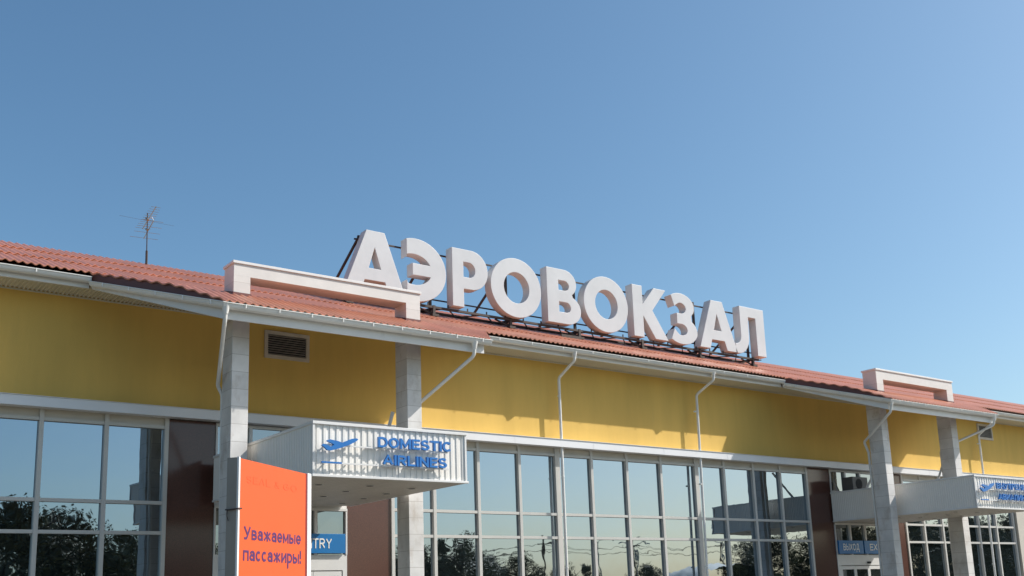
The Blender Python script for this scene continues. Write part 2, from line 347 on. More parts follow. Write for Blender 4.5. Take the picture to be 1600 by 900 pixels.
for d in BAYS:
    path = [(d['A'], YM+.06, 7.60), (d['B'], YP, 6.785), (d['C'], YP, 6.80), (d['D'], YM+.06, 7.62)]
    b = MB(); sweep(b, path, gutter_profile()); brackets(b, path, .62); b.build('gutter', GUT, B, True)
    b = MB(); fp = [(p[0], p[1], p[2]) for p in path]; hts = [.10, .235, .235, .10]
    rows = [[], [], [], []]
    for (x, y, z), h, (ox, oy) in zip(path, hts, [(.02,.06),(.05,.09),(-.05,.09),(-.02,.06)]):
        for r, (ex, ey, zz) in zip(rows, [(ox,oy,z+.03),(ox,oy,z-h),(ox*1.5,oy+.03,z-h),(ox*1.5,oy+.03,z+.03)]): r.append((x+ex, y+ey, zz))
    b.grid(rows + [rows[0]]); b.build('fascia', WHITE, B)
    # underside of the porch roof, unseen, coloured dark to cut bounced light
    A_, B_, C_, D_ = [(x+o, y+.1, z-h+.03) for (x,y,z), h, o in zip(path, hts, (.04,.08,-.08,-.04))]
    MB().add([(d['A'], -.66, 7.53), B_, C_, (d['D'], -.66, 7.53)], [(0,1,2,3)]).build('porch_soffit', FLASH, B)
# main roof: overlapping courses of corrugated sheet
SL = .42
def zr(y): return 7.775 + SL*(y-YM)
def wave_cols(x0, x1): 
    n = int((x1-x0)/PITCH*8); return [x0+(x1-x0)*i/n for i in range(n+1)]
def wv(x, amp=.018): return amp*math.sin(2*math.pi*x/PITCH)
b = MB(); cols = wave_cols(X0, X1)
for y0, y1, up in ((-.875, .42, .012), (.36, 1.62, .030), (1.56, 2.75, .048)):
    rows = []
    for y, dz, t in ((y0+.01, -.022, 0), (y0, -.006, 0), (y0, .006, 1), (y1, -.012, 1)):
        rows.append([(x, y, zr(y)+up+dz+wv(x)) for x in cols])
    b.grid(rows)
b.build('roof', ROOF, B, True)
b = MB(); zt = zr(2.75)
b.add([(X0,2.70,zt-.02),(X1,2.70,zt-.02),(X1,9.5,zt-2.6),(X0,9.5,zt-2.6)], [(0,1,2,3)])
b.add([(X0,.3,7.5),(X0,2.7,zt-.05),(X0,16,6.6)], [(0,1,2)]); b.add([(X1,.3,7.5),(X1,2.7,zt-.05),(X1,16,6.6)], [(0,1,2)])
b.add([(X0,9.5,zt-2.6),(X1,9.5,zt-2.6),(X1,16,7.5),(X0,16,7.5)], [(0,1,2,3)])
b.build('roof_slope', ROOF, B)
# porch roofs: one course that slips out from under the main eave
def zp(y): return 7.765 + .31*(y-YM) if y > -2.4 else 7.765 + .31*(-2.4-YM) + .46*(y+2.4)
for d in BAYS:
    b = MB(); cols = wave_cols(d['A']-.05, d['D']+.05); rows = [[] for _ in range(6)]
    for x in cols:
        if x < d['B']: f = (x-d['A'])/(d['B']-d['A'])
        elif x > d['C']: f = (d['D']-x)/(d['D']-d['C'])
        else: f = 1
        ye = YM-.02 + (YP-.06-YM)*max(0, min(1, f))
        for r, (y, dz) in zip(rows, [(-.60, 0), (max(ye, -1.6), 0), (max(ye, -2.4), 0), (ye, .006), (ye, -.008), (ye+.01, -.022)]):
            r.append((x, y, zp(y)+dz+wv(x)))
    b.grid(rows); b.build('porch_roof', ROOF, B, True)
    for (xa, ya, za), (xb, yb, zb) in (((d['A'], YM+.03, 7.61), (d['B'], YP+.02, 6.80)), ((d['D'], YM+.03, 7.63), (d['C'], YP+.02, 6.81))):
        b = MB(); lo, hi = [], []
        for i in range(9):
            t = i/8; x = xa+(xb-xa)*t; y = ya+(yb-ya)*t; lo.append((x, y, za+(zb-za)*t)); hi.append((x, y-.005, zp(y)-.015))
        b.grid([lo, hi]); b.build('flashing', FLASH, B)
# ledge
b = MB(); b.add([(X0,-.30,5.335),(X1,-.30,5.335),(X1,-.30,5.515),(X0,-.30,5.515),(X0,-.02,5.545),(X1,-.02,5.545),(X1,-.02,5.345),(X0,-.02,5.345)],
      [(0,1,2,3),(3,2,5,4),(0,6,7,1),(0,3,4,7),(1,6,5,2)][:2] + [(0,1,6,7)] + [(4,5,6,7)])
b.add([(X0,-.318,5.517),(X1,-.318,5.517),(X1,0.0,5.553),(X0,0,5.553),(X0,-.318,5.527),(X1,-.318,5.527),(X1,0,5.563),(X0,0,5.563)],
      [(0,1,2,3),(4,5,6,7),(0,1,5,4)])
x = X0+1.7
while x < X1: b.box(x, x+.012, -.303, -.299, 5.337, 5.513); x += 2.45
b.build('ledge', LEDGE, B)
b = MB(); x = X0; xs = []
while x < X1:
    for dx, dz in prof: xs.append((x+dx, dz))
    x += .075
b.grid([[(x, -.285, 5.36+dz*.6) for x, dz in xs], [(x, .02, 5.36+dz*.6) for x, dz in xs]]); b.build('ledge_soffit', SOFF, B)
# glazed sections
def glazing(xsm, first_wide=(), pipes=()):
    xa, xb = xsm[0], xsm[-1]
    b = MB(); b.box(xa-.05, xb+.05, -.005, .06, 5.185, 5.355); b.box(xa-.05, xb+.05, -.03, .06, .14, .30)
    win = b.build('window', SPAND, B)
    for i, x in enumerate(xsm):
        wd = .075 if i in first_wide else .041
        m = MB(); m.box(x-wd, x+wd, -.05, .06, .30, 5.352); m.build('mullion', FRAME, win, bevel=.006)
    for z, h in ((5.165, .03), (3.71, .032), (3.145, .032)):
        m = MB()
        for i in range(len(xsm)-1):
            m.box(xsm[i]+(.075 if i in first_wide else .041)+.001, xsm[i+1]-(.075 if i+1 in first_wide else .041)-.001, -.04, .06, z-h, z+h)
        m.build('transom', FRAME, win)
    for i in range(len(xsm)-1):
        for z0, z1 in ((.30, 3.113), (3.177, 3.678), (3.742, 5.135)):
            m = MB(); tx = random.uniform(-.003, .003); tz = random.uniform(-.002, .002)
            m.add([(xsm[i]+.03, .028-tx, z0),(xsm[i+1]-.03, .028+tx, z0),(xsm[i+1]-.03, .028+tx+tz, z1),(xsm[i]+.03, .028-tx+tz, z1)], [(0,1,2,3)])
            m.add([(xsm[i]+.03, .05, z0),(xsm[i+1]-.03, .05, z0),(xsm[i+1]-.03, .05, z1),(xsm[i]+.03, .05, z1)], [(3,2,1,0)])
            m.build('pane', GLASS, win)
    return win
glazing([-5.0, -3.83, -2.7, -1.53, -.37, .77, 1.93, 3.15, 4.32, 5.46, 6.58], ())
glazing([11.56, 12.64, 13.85, 15.05, 16.22, 17.33, 18.53, 19.75, 21.10, 22.2, 23.42, 24.6, 25.8], (4, 8))
glazing([30.68, 31.70, 32.78, 33.9, 35.02, 36.16, 37.35], ())
# plain pilaster and blank wall beyond the last windows
MB().box(37.45, 38.6, -.12, .3, .14, 5.33).build('pilaster', SPAND, B)
glazing([38.7, 40.0, 41.3, 42.6, 43.9, 45.2], ())
MB().box(45.3, X1, .0, .3, .14, 5.33).build('pilaster', SPAND, B)
MB().box(X0, -5.06, .0, .3, .14, 5.33).build('pilaster', SPAND, B)
# polished granite panels and the door bays
DB = [(6.63, 7.56, 10.45, 11.51), (25.86, 26.93, 29.95, 30.63)]
for g0, d0, d1, g1 in DB:
    MB().box(g0, d0, -.012, .3, .14, 5.33).build('granite_panel', GRAN, B)
    MB().box(d1, g1, -.012, .3, .14, 5.33).build('granite_panel', GRAN, B)
    b = MB(); n = 4; st = (d1-d0)/n
    b.box(d0, d1, -.02, .3, 3.70, 4.68)                       # pale panel behind the canopy
    b.box(d0, d1, -.03, .3, 5.27, 5.33); b.box(d0, d1, -.03, .06, 2.42, 2.74)   # door header
    for k in range(n+1):
        x = d0+st*k; b.box(max(d0, x-.035), min(d1, x+.035), -.045, .06, 4.68, 5.27); b.box(max(d0,x-.035), min(d1,x+.035), -.045, .06, 2.74, 3.70)
    b.box(d0, d1, -.05, .06, 3.645, 3.70); b.box(d0, d0+.16, -.03, .06, .14, 2.42); b.box(d1-.10, d1, -.03, .06, .14, 2.42)
    fr = b.build('entrance_frame', DOORF, B)
    for k in range(n):
        for z0, z1 in ((4.68, 5.27), (2.74, 3.645)):
            MB().box(d0+st*k+.02, d0+st*(k+1)-.02, .02, .05, z0, z1).build('pane', CLEAR, fr)
    # sensor and door operator
    MB().box((d0+d1)/2-.06, (d0+d1)/2+.06, -.09, -.031, 2.47, 2.53).build('door_sensor', DARK, fr)
    k = 4; st = (d1-d0-.28)/k
    for i in range(k):
        xa = d0+.17+st*i; m = MB(); f = .055
        m.box(xa, xa+f, -.02, .03, .14, 2.40); m.box(xa+st-f-.01, xa+st-.01, -.02, .03, .14, 2.40)
        m.box(xa+f, xa+st-f-.01, -.02, .03, 2.30, 2.40); m.box(xa+f, xa+st-f-.01, -.02, .03, .14, .30)
        dr = m.build('door', DOORF, B)
        MB().box(xa+f-.01, xa+st-f, .0, .015, .29, 2.31).build('pane', CLEAR, dr)
        h = MB(); hx = xa+st-f-.03 if i % 2 == 0 else xa+f-.01
        h.tube([(hx,-.022,1.0),(hx,-.07,1.02),(hx,-.07,1.38),(hx,-.022,1.40)], .012, 8); h.build('handle', ALU, dr)
# columns, portal beams
COLS = [(6.885, 7.20, 7.60), (10.49, 10.815, 7.61), (26.20, 26.515, 7.63), (29.80, 30.13, 7.63)]
CY0, CY1 = -2.5, -2.05
for x0, x1, zt in COLS:
    MB().box(x0, x1, CY0, CY1, .14, 7.22).build('column', STONE, B, bevel=.006)
for (a, c), zb, ztop in (((COLS[0], COLS[1]), 7.605, 7.83), ((COLS[2], COLS[3]), 7.63, 7.885)):
    xa, xb = a[0], c[1]
    b = MB(); b.box(xa, xb, CY0, CY1, zb, ztop)
    b.box(xa, a[1], CY0, CY1, 7.222, zb-.001); b.box(c[0], xb, CY0, CY1, 7.222, zb-.001)
    pb = b.build('portal_beam', PORT, B)
    for q0, q1 in (a[:2], c[:2]):
        m = MB(); m.add([(q0-.012,CY0-.012,7.20),(q1+.012,CY0-.012,7.20),(q1+.012,CY1+.012,7.20),(q0-.012,CY1+.012,7.20),(q0-.012,CY0-.012,7.285),(q1+.012,CY0-.012,7.285),(q1+.012,CY1+.012,7.425),(q0-.012,CY1+.012,7.425)], [(0,1,5,4),(1,2,6,5),(2,3,7,6),(3,0,4,7)])
        m.build('flashing', FLASH, pb)
    m = MB(); m.box(xa-.025, xb+.025, CY0-.025, CY1+.025, ztop+.001, ztop+.05); m.build('coping', WHITE, pb, bevel=.004)
# wall vents
for x0, x1, z0, z1 in ((8.55, 9.56, 6.78, 7.37), (35.72, 36.69, 6.845, 7.415)):
    b = MB(); t = .075
    b.box(x0, x1, -.045, -.002, z0, z0+t); b.box(x0, x1, -.045, -.002, z1-t, z1); b.box(x0, x0+t, -.045, -.002, z0+t, z1-t); b.box(x1-t, x1, -.045, -.002, z0+t, z1-t)
    v = b.build('vent', VENTF, B, bevel=.004)
    MB().box(x0+t, x1-t, -.006, -.003, z0+t, z1-t).build('vent_opening', DARK, v)
    b = MB(); n = 9; hh = (z1-z0-2*t)/n
    for k in range(n):
        za = z0+t+hh*k
        b.add([(x0+t,-.040,za+.006),(x1-t,-.040,za+.006),(x1-t,-.010,za+hh*.72),(x0+t,-.010,za+hh*.72),
               (x0+t,-.040,za+.012),(x1-t,-.040,za+.012),(x1-t,-.010,za+hh*.72+.006),(x0+t,-.010,za+hh*.72+.006)], [(0,1,2,3),(7,6,5,4),(0,4,5,1),(2,6,7,3)])
    b.build('louvre', LOUV, v)
# downpipes
def smooth_path(pts, r=.07, n=4):
    P = [Vector(p) for p in pts]; out = [P[0]]
    for i in range(1, len(P)-1):
        a, c = (P[i-1]-P[i]), (P[i+1]-P[i]); q = min(r, a.length*.45, c.length*.45)
        s, e = P[i]+a.normalized()*q, P[i]+c.normalized()*q
        for k in range(n+1):
            t = k/n; out.append(s*(1-t)**2 + P[i]*2*t*(1-t) + e*t*t)
    return out + [P[-1]]
def downpipe(pts, rad=.036):
    b = MB(); b.tube(smooth_path(pts), rad, 12)
    p = Vector(pts[0]); b.tube([p+Vector((0,0,.09)), p+Vector((0,0,.02)), p-Vector((0,0,.05))], .075, 12, r2=.038)
    for z in (6.6, 4.6, 2.4):
        e = Vector(pts[-1])
        if z < pts[-2][2]: b.tube([(e.x, e.y, z), (e.x, e.y, z+.035)], rad+.008, 12)
    return b.build('downpipe', GUT, B, True)
downpipe([(16.30,-.79,7.55),(16.30,-.79,7.42),(16.235,-.22,7.08),(16.225,-.22,.14)])
downpipe([(21.23,-.79,7.55),(21.23,-.79,7.42),(21.12,-.22,7.10),(21.02,-.22,.14)])
downpipe([(35.62,-.79,7.55),(35.62,-.79,7.42),(35.40,-.22,6.93),(35.30,-.22,.14)])
downpipe([(6.44,-3.30,6.66),(6.44,-3.27,6.50),(6.835,-1.97,5.64),(6.93,-1.96,5.50),(6.98,-1.96,.14)])
downpipe([(11.58,-3.30,6.66),(11.58,-3.27,6.47),(10.86,-1.96,5.50),(10.70,-1.96,5.36),(10.66,-1.96,.14)])
downpipe([(25.56,-3.30,6.66),(25.56,-3.27,6.48),(26.09,-1.95,5.84),(26.26,-1.95,5.55),(26.30,-1.95,.14)])
downpipe([(30.88,-3.30,6.66),(30.88,-3.27,6.48),(30.16,-1.96,5.92),(29.98,-1.96,5.8),(29.96,-1.96,.14)])

# ------------------------------------------------------------------ entrance canopies
def canopy(x0, label, yb=-.05, wid=3.0):
    x1 = x0+wid; zb, zt = 3.72, 4.60; yf = -4.70
    C = thing('entrance_canopy', label, 'canopy', (x0+1.5, -2.3, zb), 'white sheet metal canopies over the two entrances')
    def rib(l, pitch, depth):
        n = int(round(l/pitch)); p = l/n; out = []
        for k in range(n):
            for a, d in ((0,0),(.42,0),(.50,depth),(.92,depth)): out.append((k*p+a*p, d))
        return out + [(l, 0)]
    pr = rib(wid-.04, .118, .014)
    b = MB(); b.grid([[(x0+.02+a, yf+.022-d, zb+.03) for a, d in pr], [(x0+.02+a, yf+.022-d, zt-.03) for a, d in pr]]); b.build('front_panel', CANW, C)
    pr = rib(yb-yf-.05, .066, .010)
    for xx, s in ((x0, 1), (x1, -1)):
        b = MB(); b.grid([[(xx+s*(.014-d), yf+.04+a, zb+.03) for a, d in pr], [(xx+s*(.014-d), yf+.04+a, zt-.03) for a, d in pr]]); b.build('side_panel', CANW, C)
    b = MB(); b.box(x0-.012, x1+.012, yf-.025, yf+.03, zt-.035, zt+.012); b.box(x0-.012, x0+.03, yf+.031, yb, zt-.035, zt+.012); b.box(x1-.03, x1+.012, yf+.031, yb, zt-.035, zt+.012)
    b.build('top_trim', WHITE, C, bevel=.004)
    b = MB(); b.box(x0-.015, x1+.03, yf-.025, yf+.03, zb-.008, zb+.032); b.box(x0-.008, x0+.03, yf+.031, yb, zb-.004, zb+.032); b.box(x1-.03, x1+.008, yf+.031, yb, zb-.004, zb+.032)
    b.build('bottom_trim', WHITE, C, bevel=.004)
    for xa in (x0-.006, x1-.03): MB().box(xa, xa+.036, yf-.012, yf+.024, zb+.033, zt-.036).build('corner_trim', WHITE, C)
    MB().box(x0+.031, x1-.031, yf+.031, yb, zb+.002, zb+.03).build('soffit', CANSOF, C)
    MB().box(x0+.031, x1-.031, yf+.031, yb, zt-.10, zt-.06).build('roof_deck', ACG, C)
    if yb < -.1: MB().box(x0+.30, x1-.02, yb+.001, -.021, zb+.03, zt-.06).build('wall_joint', CANW, C)
    for i in range(3):
        for k in range(4):
            cx, cy = x0+.60+i*.92, -1.0-k*.90-(i % 2)*.12
            b = MB(); b.tube([(cx,cy,zb+.0015),(cx,cy,zb-.012)], .075, 16); b.tube([(cx,cy,zb-.0121),(cx,cy,zb-.013)], .066, 16, mi=1)
            b.build('downlight', [WHITE, DARK], C)
    for xx, sx in ((x0+.0, -1), (x1, 1)):
        b = MB(); b.bar((xx+sx*.07, -2.03, 5.45), (xx-sx*.0, -1.35 if sx < 0 else -1.68, 4.612), .05); b.build('stay_rod', WHITE, C)
    return C
canopy(7.395, 'white ribbed canopy over the entrance behind the orange board', -.36, 2.965)
canopy(26.86, 'white ribbed canopy over the far entrance, farther right along the facade')
PLANE = [[(0,.075),(.10,.17),(.165,.185),(.33,.135),(.36,.145),(.53,.215),(.62,.225),(.66,.215),(.60,.155),(.50,.10),(.30,.03),(.15,-.005),(.10,0),(.0,.075)][:-1],]
def plane_splines(sx, sz):
    body = [(0,.075),(.045,.048),(.10,0),(.17,.0),(.30,.035),(.50,.11),(.62,.175),(.66,.21),(.62,.225),(.54,.212),(.36,.135),(.30,.158),(.15,.178),(.10,.165),(.085,.15),(.22,.10),(.17,.062),(.03,.10)]
    return [[(x*sx, z*sz) for x, z in body]]
def canopy_sign(cx, lines, label, plane_pos):
    T = thing('canopy_sign', label, 'sign', (cx+1.5, -4.75, 3.9))
    for txt, xa, wd, z, cap in lines:
        place(text_mesh(txt, wd, cap, .045, .20, .11), 'lettering', BLUE, T, (cx+xa, -4.795, z))
    px, pz, pw = plane_pos
    place(curve_mesh(plane_splines(pw/.66, pw/.66), .04), 'airplane_emblem', BLUE, T, (cx+px, -4.795, pz))
    MB().box(cx+px, cx+px+.36, -4.81, -4.78, 3.922, 3.948).build('runway_bar', BLUE, T)
    b = MB()
    xe = max(l[1]+l[2] for l in lines)
    for z in (4.225, 3.935): b.box(cx+px+.05, cx+xe-.05, -4.772, -4.752, z-.012, z+.012)
    k = cx+px+.1
    while k < cx+xe-.1:
        for z in (4.225, 3.935): b.box(k, k+.02, -4.753, -4.701, z-.008, z+.008)
        k += .39
    b.build('mounting_rail', WHITE, T)
    return T
canopy_sign(7.40, [('DOMESTIC', 1.13, 1.46, 4.235, .175), ('AIRLINES', 1.22, 1.26, 3.945, .175)],
            'blue letters DOMESTIC AIRLINES with take-off airplane on the near canopy', (.10, 4.13, .66))
canopy_sign(26.86, [('ВНУТРЕННИЕ', .92, 1.92, 4.255, .165), ('АВИАЛИНИИ', .97, 1.76, 3.955, .165)],
            'blue Cyrillic letters with take-off airplane on the far canopy', (.08, 4.15, .74))
# air conditioner on the far canopy roof
A = thing('air_conditioner', 'air conditioner box, its casing coloured dark for shade, standing on the far canopy beside a column', 'air conditioner', (27.3, -.6, 4.55))
b = MB(); b.box(26.98, 27.72, -.80, -.42, 4.60, 5.02); b.build('casing', ACD, A, bevel=.01)  # dark casing colour carries the shade on the front
b = MB(); b.tube([(27.28,-.802,4.81),(27.28,-.806,4.81)], .16, 20); b.build('fan_grille', DARK, A)
b = MB(); b.box(27.02, 27.06, -.8, -.42, 4.54, 4.599); b.box(27.62, 27.66, -.8, -.42, 4.54, 4.599); b.build('foot_rail', STEEL, A)

# ------------------------------------------------------------------ door signs
def door_sign(txt, x0, x1, tx0, tx1, label):
    T = thing('door_sign', label, 'sign', ((x0+x1)/2, -.1, 2.76))
    MB().box(x0, x1, -.10, -.05, 2.765, 3.165).build('panel', PANB, T, bevel=.004)
    place(text_mesh(txt, tx1-tx0, .205, .006, .15, .16), 'lettering', SIGNW, T, (tx0, -.104, 2.865))
    return T
door_sign('ENTRY', 9.06, 10.38, 9.34, 10.06, 'blue panel reading ENTRY above the door beside the orange board')
door_sign('ВЫХОД', 26.97, 28.18, 27.17, 27.95, 'blue panel reading ВЫХОД above the far entrance door')
door_sign('EXIT', 28.24, 29.45, 28.50, 29.15, 'blue panel reading EXIT, partly hidden behind a column')

# ------------------------------------------------------------------ rooftop sign
YL = .70; ZB, ZTOP = 8.83, 10.34
R = thing('rooftop_sign', 'giant white three-dimensional Cyrillic letters АЭРОВОКЗАЛ on a dark frame along the roof', 'sign', (18, .8, 8.4))
def arc(cx, cz, rx, rz, a0, a1, n=24):
    return [(cx+rx*math.cos(math.radians(a0+(a1-a0)*i/n)), cz+rz*math.sin(math.radians(a0+(a1-a0)*i/n))) for i in range(n+1)]
def letA(o):
    return [[(o,ZB),(o+.44,ZB),(o+.53,9.11),(o+1.07,9.11),(o+1.17,ZB),(o+1.63,ZB),(o+1.07,ZTOP),(o+.58,ZTOP)], [(o+.64,9.41),(o+.80,9.92),(o+.96,9.41)]]
def letO(cx): return [arc(cx, 9.585, .81, .795, 0, 360, 64)[:-1], arc(cx+.01, 9.585, .405, .415, 0, 360, 48)[:-1]]
LET = {
 'А': letA(10.77),
 'Э': [[(12.44,10.29)] + arc(12.70,9.575,.86,.79,108,-107,48) + [(12.44,8.86),(12.44,9.29)] + arc(12.64,9.575,.50,.385,-110,-21,14) + [(12.60,9.435),(12.60,9.735)] + arc(12.64,9.575,.50,.385,24,112,14) + [(12.44,9.87)]],
 'Р': [[(13.74,ZB),(14.08,ZB),(14.08,9.31),(14.32,9.31)] + arc(14.32,9.825,.50,.515,-90,90,26) + [(13.74,ZTOP)], [(14.08,9.62),(14.25,9.62)] + arc(14.25,9.815,.18,.195,-90,90,16) + [(14.08,10.01)]],
 'О': letO(15.71),
 'В': [[(16.72,ZB),(17.38,ZB)] + arc(17.38,9.235,.49,.405,-90,62,20) + arc(17.32,9.965,.42,.375,-52,90,18) + [(16.72,ZTOP)],
       [(17.12,9.15),(17.36,9.15)] + arc(17.36,9.29,.155,.14,-90,90,14) + [(17.12,9.43)], [(17.12,9.755),(17.33,9.755)] + arc(17.33,9.89,.145,.135,-90,90,14) + [(17.12,10.025)]],
 'О2': letO(18.79),
 'К': [[(19.79,ZB),(20.18,ZB),(20.18,9.45),(20.62,ZB),(21.13,ZB),(20.55,9.66),(21.12,ZTOP),(20.64,ZTOP),(20.18,9.80),(20.18,ZTOP),(19.79,ZTOP)]],
 'З': [arc(21.70,9.965,.56,.385,133,-42,30) + arc(21.70,9.225,.64,.415,48,-134,34) + [(21.40,9.25)] + arc(21.69,9.245,.23,.17,-118,90,22) + [(21.52,9.415),(21.52,9.735)] + arc(21.70,9.895,.20,.16,-90,118,22) + [(21.44,9.93)]],
 'А2': letA(22.42),
 'Л': [[(24.25,ZTOP),(25.36,ZTOP),(25.36,ZB),(24.96,ZB),(24.96,10.02),(24.63,10.02)] + [(24.62,9.45)] + arc(24.12,9.42,.50,.59,0,-90,14) + [(23.97,ZB),(23.97,9.13)] + arc(24.02,9.42,.23,.29,-85,0,10) + [(24.25,9.6)]],
}
for k, sp in LET.items():
    place(curve_mesh(sp, .25, .012), 'letter', [LETF, LETS], R, (0, YL+.135, 0))
fr = MB(); fx = [10.95, 13.28, 15.60, 17.90, 20.22, 22.55, 24.88]
def zroof(y): return zr(y)+.045
for x in fx:
    xp = max(x, 11.32)
    fr.bar((x, .86, zroof(.86)-.05), (x, .86, 8.80), .07); fr.bar((xp, 1.02, 8.70), (xp, 1.02, 10.28), .06)
    fr.box(x-.09, x+.09, .76, .98, zroof(.86)-.03, zroof(.86)+.03)
    fr.bar((x, .88, zroof(.86)+.03), (x-.42, .95, 8.74), .035)
    fr.bar((xp, 1.02, 10.24), (xp, 2.6, zroof(2.6)-.02), .05)
    fr.bar((x, .86, 8.75), (x, 1.42, 8.78), .045)
    xr = x+1.12
    if xr < 25.2:
        fr.bar((xr, 1.40, zroof(1.40)-.06), (xr, 1.40, 8.80), .045); fr.box(xr-.06, xr+.06, 1.34, 1.46, zroof(1.4)-.03, zroof(1.4)+.02)
fr.bar((10.75, .86, 8.755), (25.15, .86, 8.755), .055); fr.bar((10.75, 1.42, 8.80), (25.15, 1.42, 8.80), .05)
fr.bar((11.2, 1.02, 10.18), (25.15, 1.02, 10.18), .035); fr.bar((10.75, 1.02, 9.0), (25.15, 1.02, 9.0), .03)
k = 10.8; s = 0
while k < 25:
    fr.bar((k, .87 if s else 1.41, 8.775), (k+.58, 1.41 if s else .87, 8.775), .025); fr.bar((k, .86, 8.76), (k, .86, 8.86), .025); k += .58; s = 1-s
fr.bar((17.15, .72, zroof(.72)+.02), (17.82, .72, zroof(.72)+.02), .05, .09)
fr.build('support_frame', STEEL, R)

# ------------------------------------------------------------------ television antenna
T = thing('tv_antenna', 'thin television antenna with two booms standing on the roof ridge', 'antenna', (6.86, 2.6, 9.2))
b = MB(); b.tube([(6.87,2.6,9.15),(6.865,2.6,9.58)], .026, 8); b.tube([(6.865,2.6,9.58),(6.85,2.6,10.46)], .012, 8)
b.tube([(6.87,2.6,9.14),(6.87,2.6,9.2)], .06, 8, r2=.03); b.build('mast', STEEL, T)
def yagi(p0, p1, n, l0, l1, long_at=None):
    p0, p1 = Vector(p0), Vector(p1); d = (p1-p0).normalized(); sd = Vector((-d.y, d.x, 0)).normalized()
    m = MB(); m.tube([p0, p1], .0095, 6)
    for i in range(n):
        t = i/(n-1); q = p0+(p1-p0)*(.03+.94*t); L = l0+(l1-l0)*t
        m.tube([q-sd*L/2, q+sd*L/2], .0042, 5)
    return m
m = yagi((6.77,1.745,10.319), (6.95,3.25,10.319), 11, .20, .34)
m.tube([(6.845,2.55,10.28),(6.845,2.65,10.36)], .03, 8)
m.build('yagi_boom', ALU, T)
m = yagi((6.796,1.97,10.074), (6.97,3.2,10.074), 4, .42, .62)
m.tube([(6.85,2.55,10.05),(6.85,2.65,10.10)], .028, 8)
m.build('yagi_boom', ALU, T)
m = MB(); m.tube([(6.24,2.58,10.285),(7.46,2.62,10.285)], .0024, 6); m.build('dipole', STEEL, T)
m = MB(); m.tube([(6.85,2.58,10.31),(6.80,2.1,10.20),(6.80,1.98,10.08)], .006, 6); m.build('cable', WHITE, T)

# ------------------------------------------------------------------ orange notice board
P0 = Vector((3.249, -11.929, 0)); D = Vector((math.sin(math.radians(52)), math.cos(math.radians(52)), 0)); N = Vector((D.y, -D.x, 0))   # N faces the viewer
def bp(s, o, z): return P0 + D*s + N*o + Vector((0,0,z))
Tb = thing('notice_board', 'tall orange notice board with navy Cyrillic text standing before a column', 'notice board', P0+D*.6+Vector((0,0,.14)))
def bbox(s0, s1, o0, o1, z0, z1, mi=0, b=None):
    b = b or MB(); v = [bp(s,o,z) for z in (z0,z1) for s,o in ((s0,o0),(s1,o0),(s1,o1),(s0,o1))]
    return b.add(v, [(0,3,2,1),(4,5,6,7),(0,1,5,4),(1,2,6,5),(2,3,7,6),(3,0,4,7)], mi)
bbox(.022, 1.19, -.06, 0, .55, 2.835).build('banner', ORANGE, Tb)
bbox(-.004, .02, -.012, .006, .14, 2.845).build('edge_strip', WHITE, Tb)
bbox(-.008, .02, -.098, -.013, .14, 2.84).build('post', BOARDG, Tb)
bbox(1.191, 1.222, -.07, .001, .55, 2.838).build('edge_strip', DRED, Tb)
bbox(1.223, 1.30, -.09, .004, .14, 2.845).build('post', WHITE, Tb, bevel=.004)
bbox(.022, 1.19, -.095, -.061, .5, 2.82).build('backing', BOARDG, Tb)
place(text_mesh('Уважаемые', 1.0, .112, .002, .17, .12), 'lettering', NAVY, Tb, bp(.10, .0015, 2.187), D)
place(text_mesh('пассажиры!', 1.01, .114, .002, .175, .12), 'lettering', NAVY, Tb, bp(.095, .0015, 2.018), D)
for txt, sx, wd in (('SEAL', .13, .40), ('&', .60, .09), ('GO', .76, .26)): place(text_mesh(txt, wd, .062, .0012, .16, .2), 'lettering', GHOST, Tb, bp(sx, .001, 2.645), D)
b = MB(); b.tube([bp(.04,.012,2.43), bp(-.02,.012,2.425), bp(-.022,-.06,2.418), bp(-.022,-.098,2.42)], .006, 6); b.tube([bp(-.0215,-.08,2.42), bp(-.024,-.083,2.37), bp(-.022,-.07,2.33)], .004, 6)
b.build('wire_tie', STEEL, Tb)

# ------------------------------------------------------------------ things behind the viewer, seen only mirrored in the glass
def make_tree(name, label, h, rad, leaf, seed, slim=1.0, n=11000):
    rnd = random.Random(seed); t = thing(name, label, 'tree', (0,0,0), 'trees across the road')
    b = MB(); b.tube([(0,0,0),(.05,.02,h*.3),(.0,.08,h*.62),(.05,0,h*.9)], .03*h*.8, 8, r2=.03)
    for k in range(9):
        a = rnd.uniform(0, 6.28); z = h*rnd.uniform(.25,.7); l = rad*rnd.uniform(.5,.95)
        b.tube([(0,.03,z),(math.cos(a)*l*.5, math.sin(a)*l*.5, z+l*.35),(math.cos(a)*l, math.sin(a)*l, z+l*.6)], .012*h, 6, r2=.015)
    b.build('trunk', BARK, t)
    b = MB(); cl = []
    for k in range(34):
        u = rnd.random(); z = h*(.20+.70*u); rr_ = rad*math.sin(math.pi*min(1, .12+.86*u)**.8)*slim*rnd.uniform(.3,1.0); a = rnd.uniform(0,6.28)
        cl.append((Vector((rr_*math.cos(a), rr_*math.sin(a), z)), rad*rnd.uniform(.22,.42)))
    for i in range(n):
        c, r_ = rnd.choice(cl); v = Vector((rnd.gauss(0,1), rnd.gauss(0,1), rnd.gauss(0,1))).normalized()*r_*rnd.random()**.4
        q = c+v; s = rnd.uniform(.06,.14); e1 = Vector((rnd.gauss(0,1), rnd.gauss(0,1), rnd.gauss(0,1))).normalized(); e2 = e1.orthogonal().normalized()
        b.add([q-e1*s, q+e2*s*.5, q+e1*s, q-e2*s*.5], [(0,1,2,3)])
    b.build('crown', leaf, t); return t
T0 = make_tree('broadleaf_tree', 'bushy green tree across the road opposite the terminal, mirrored in its glass', 7.2, 3.0, LEAF[0], 1)
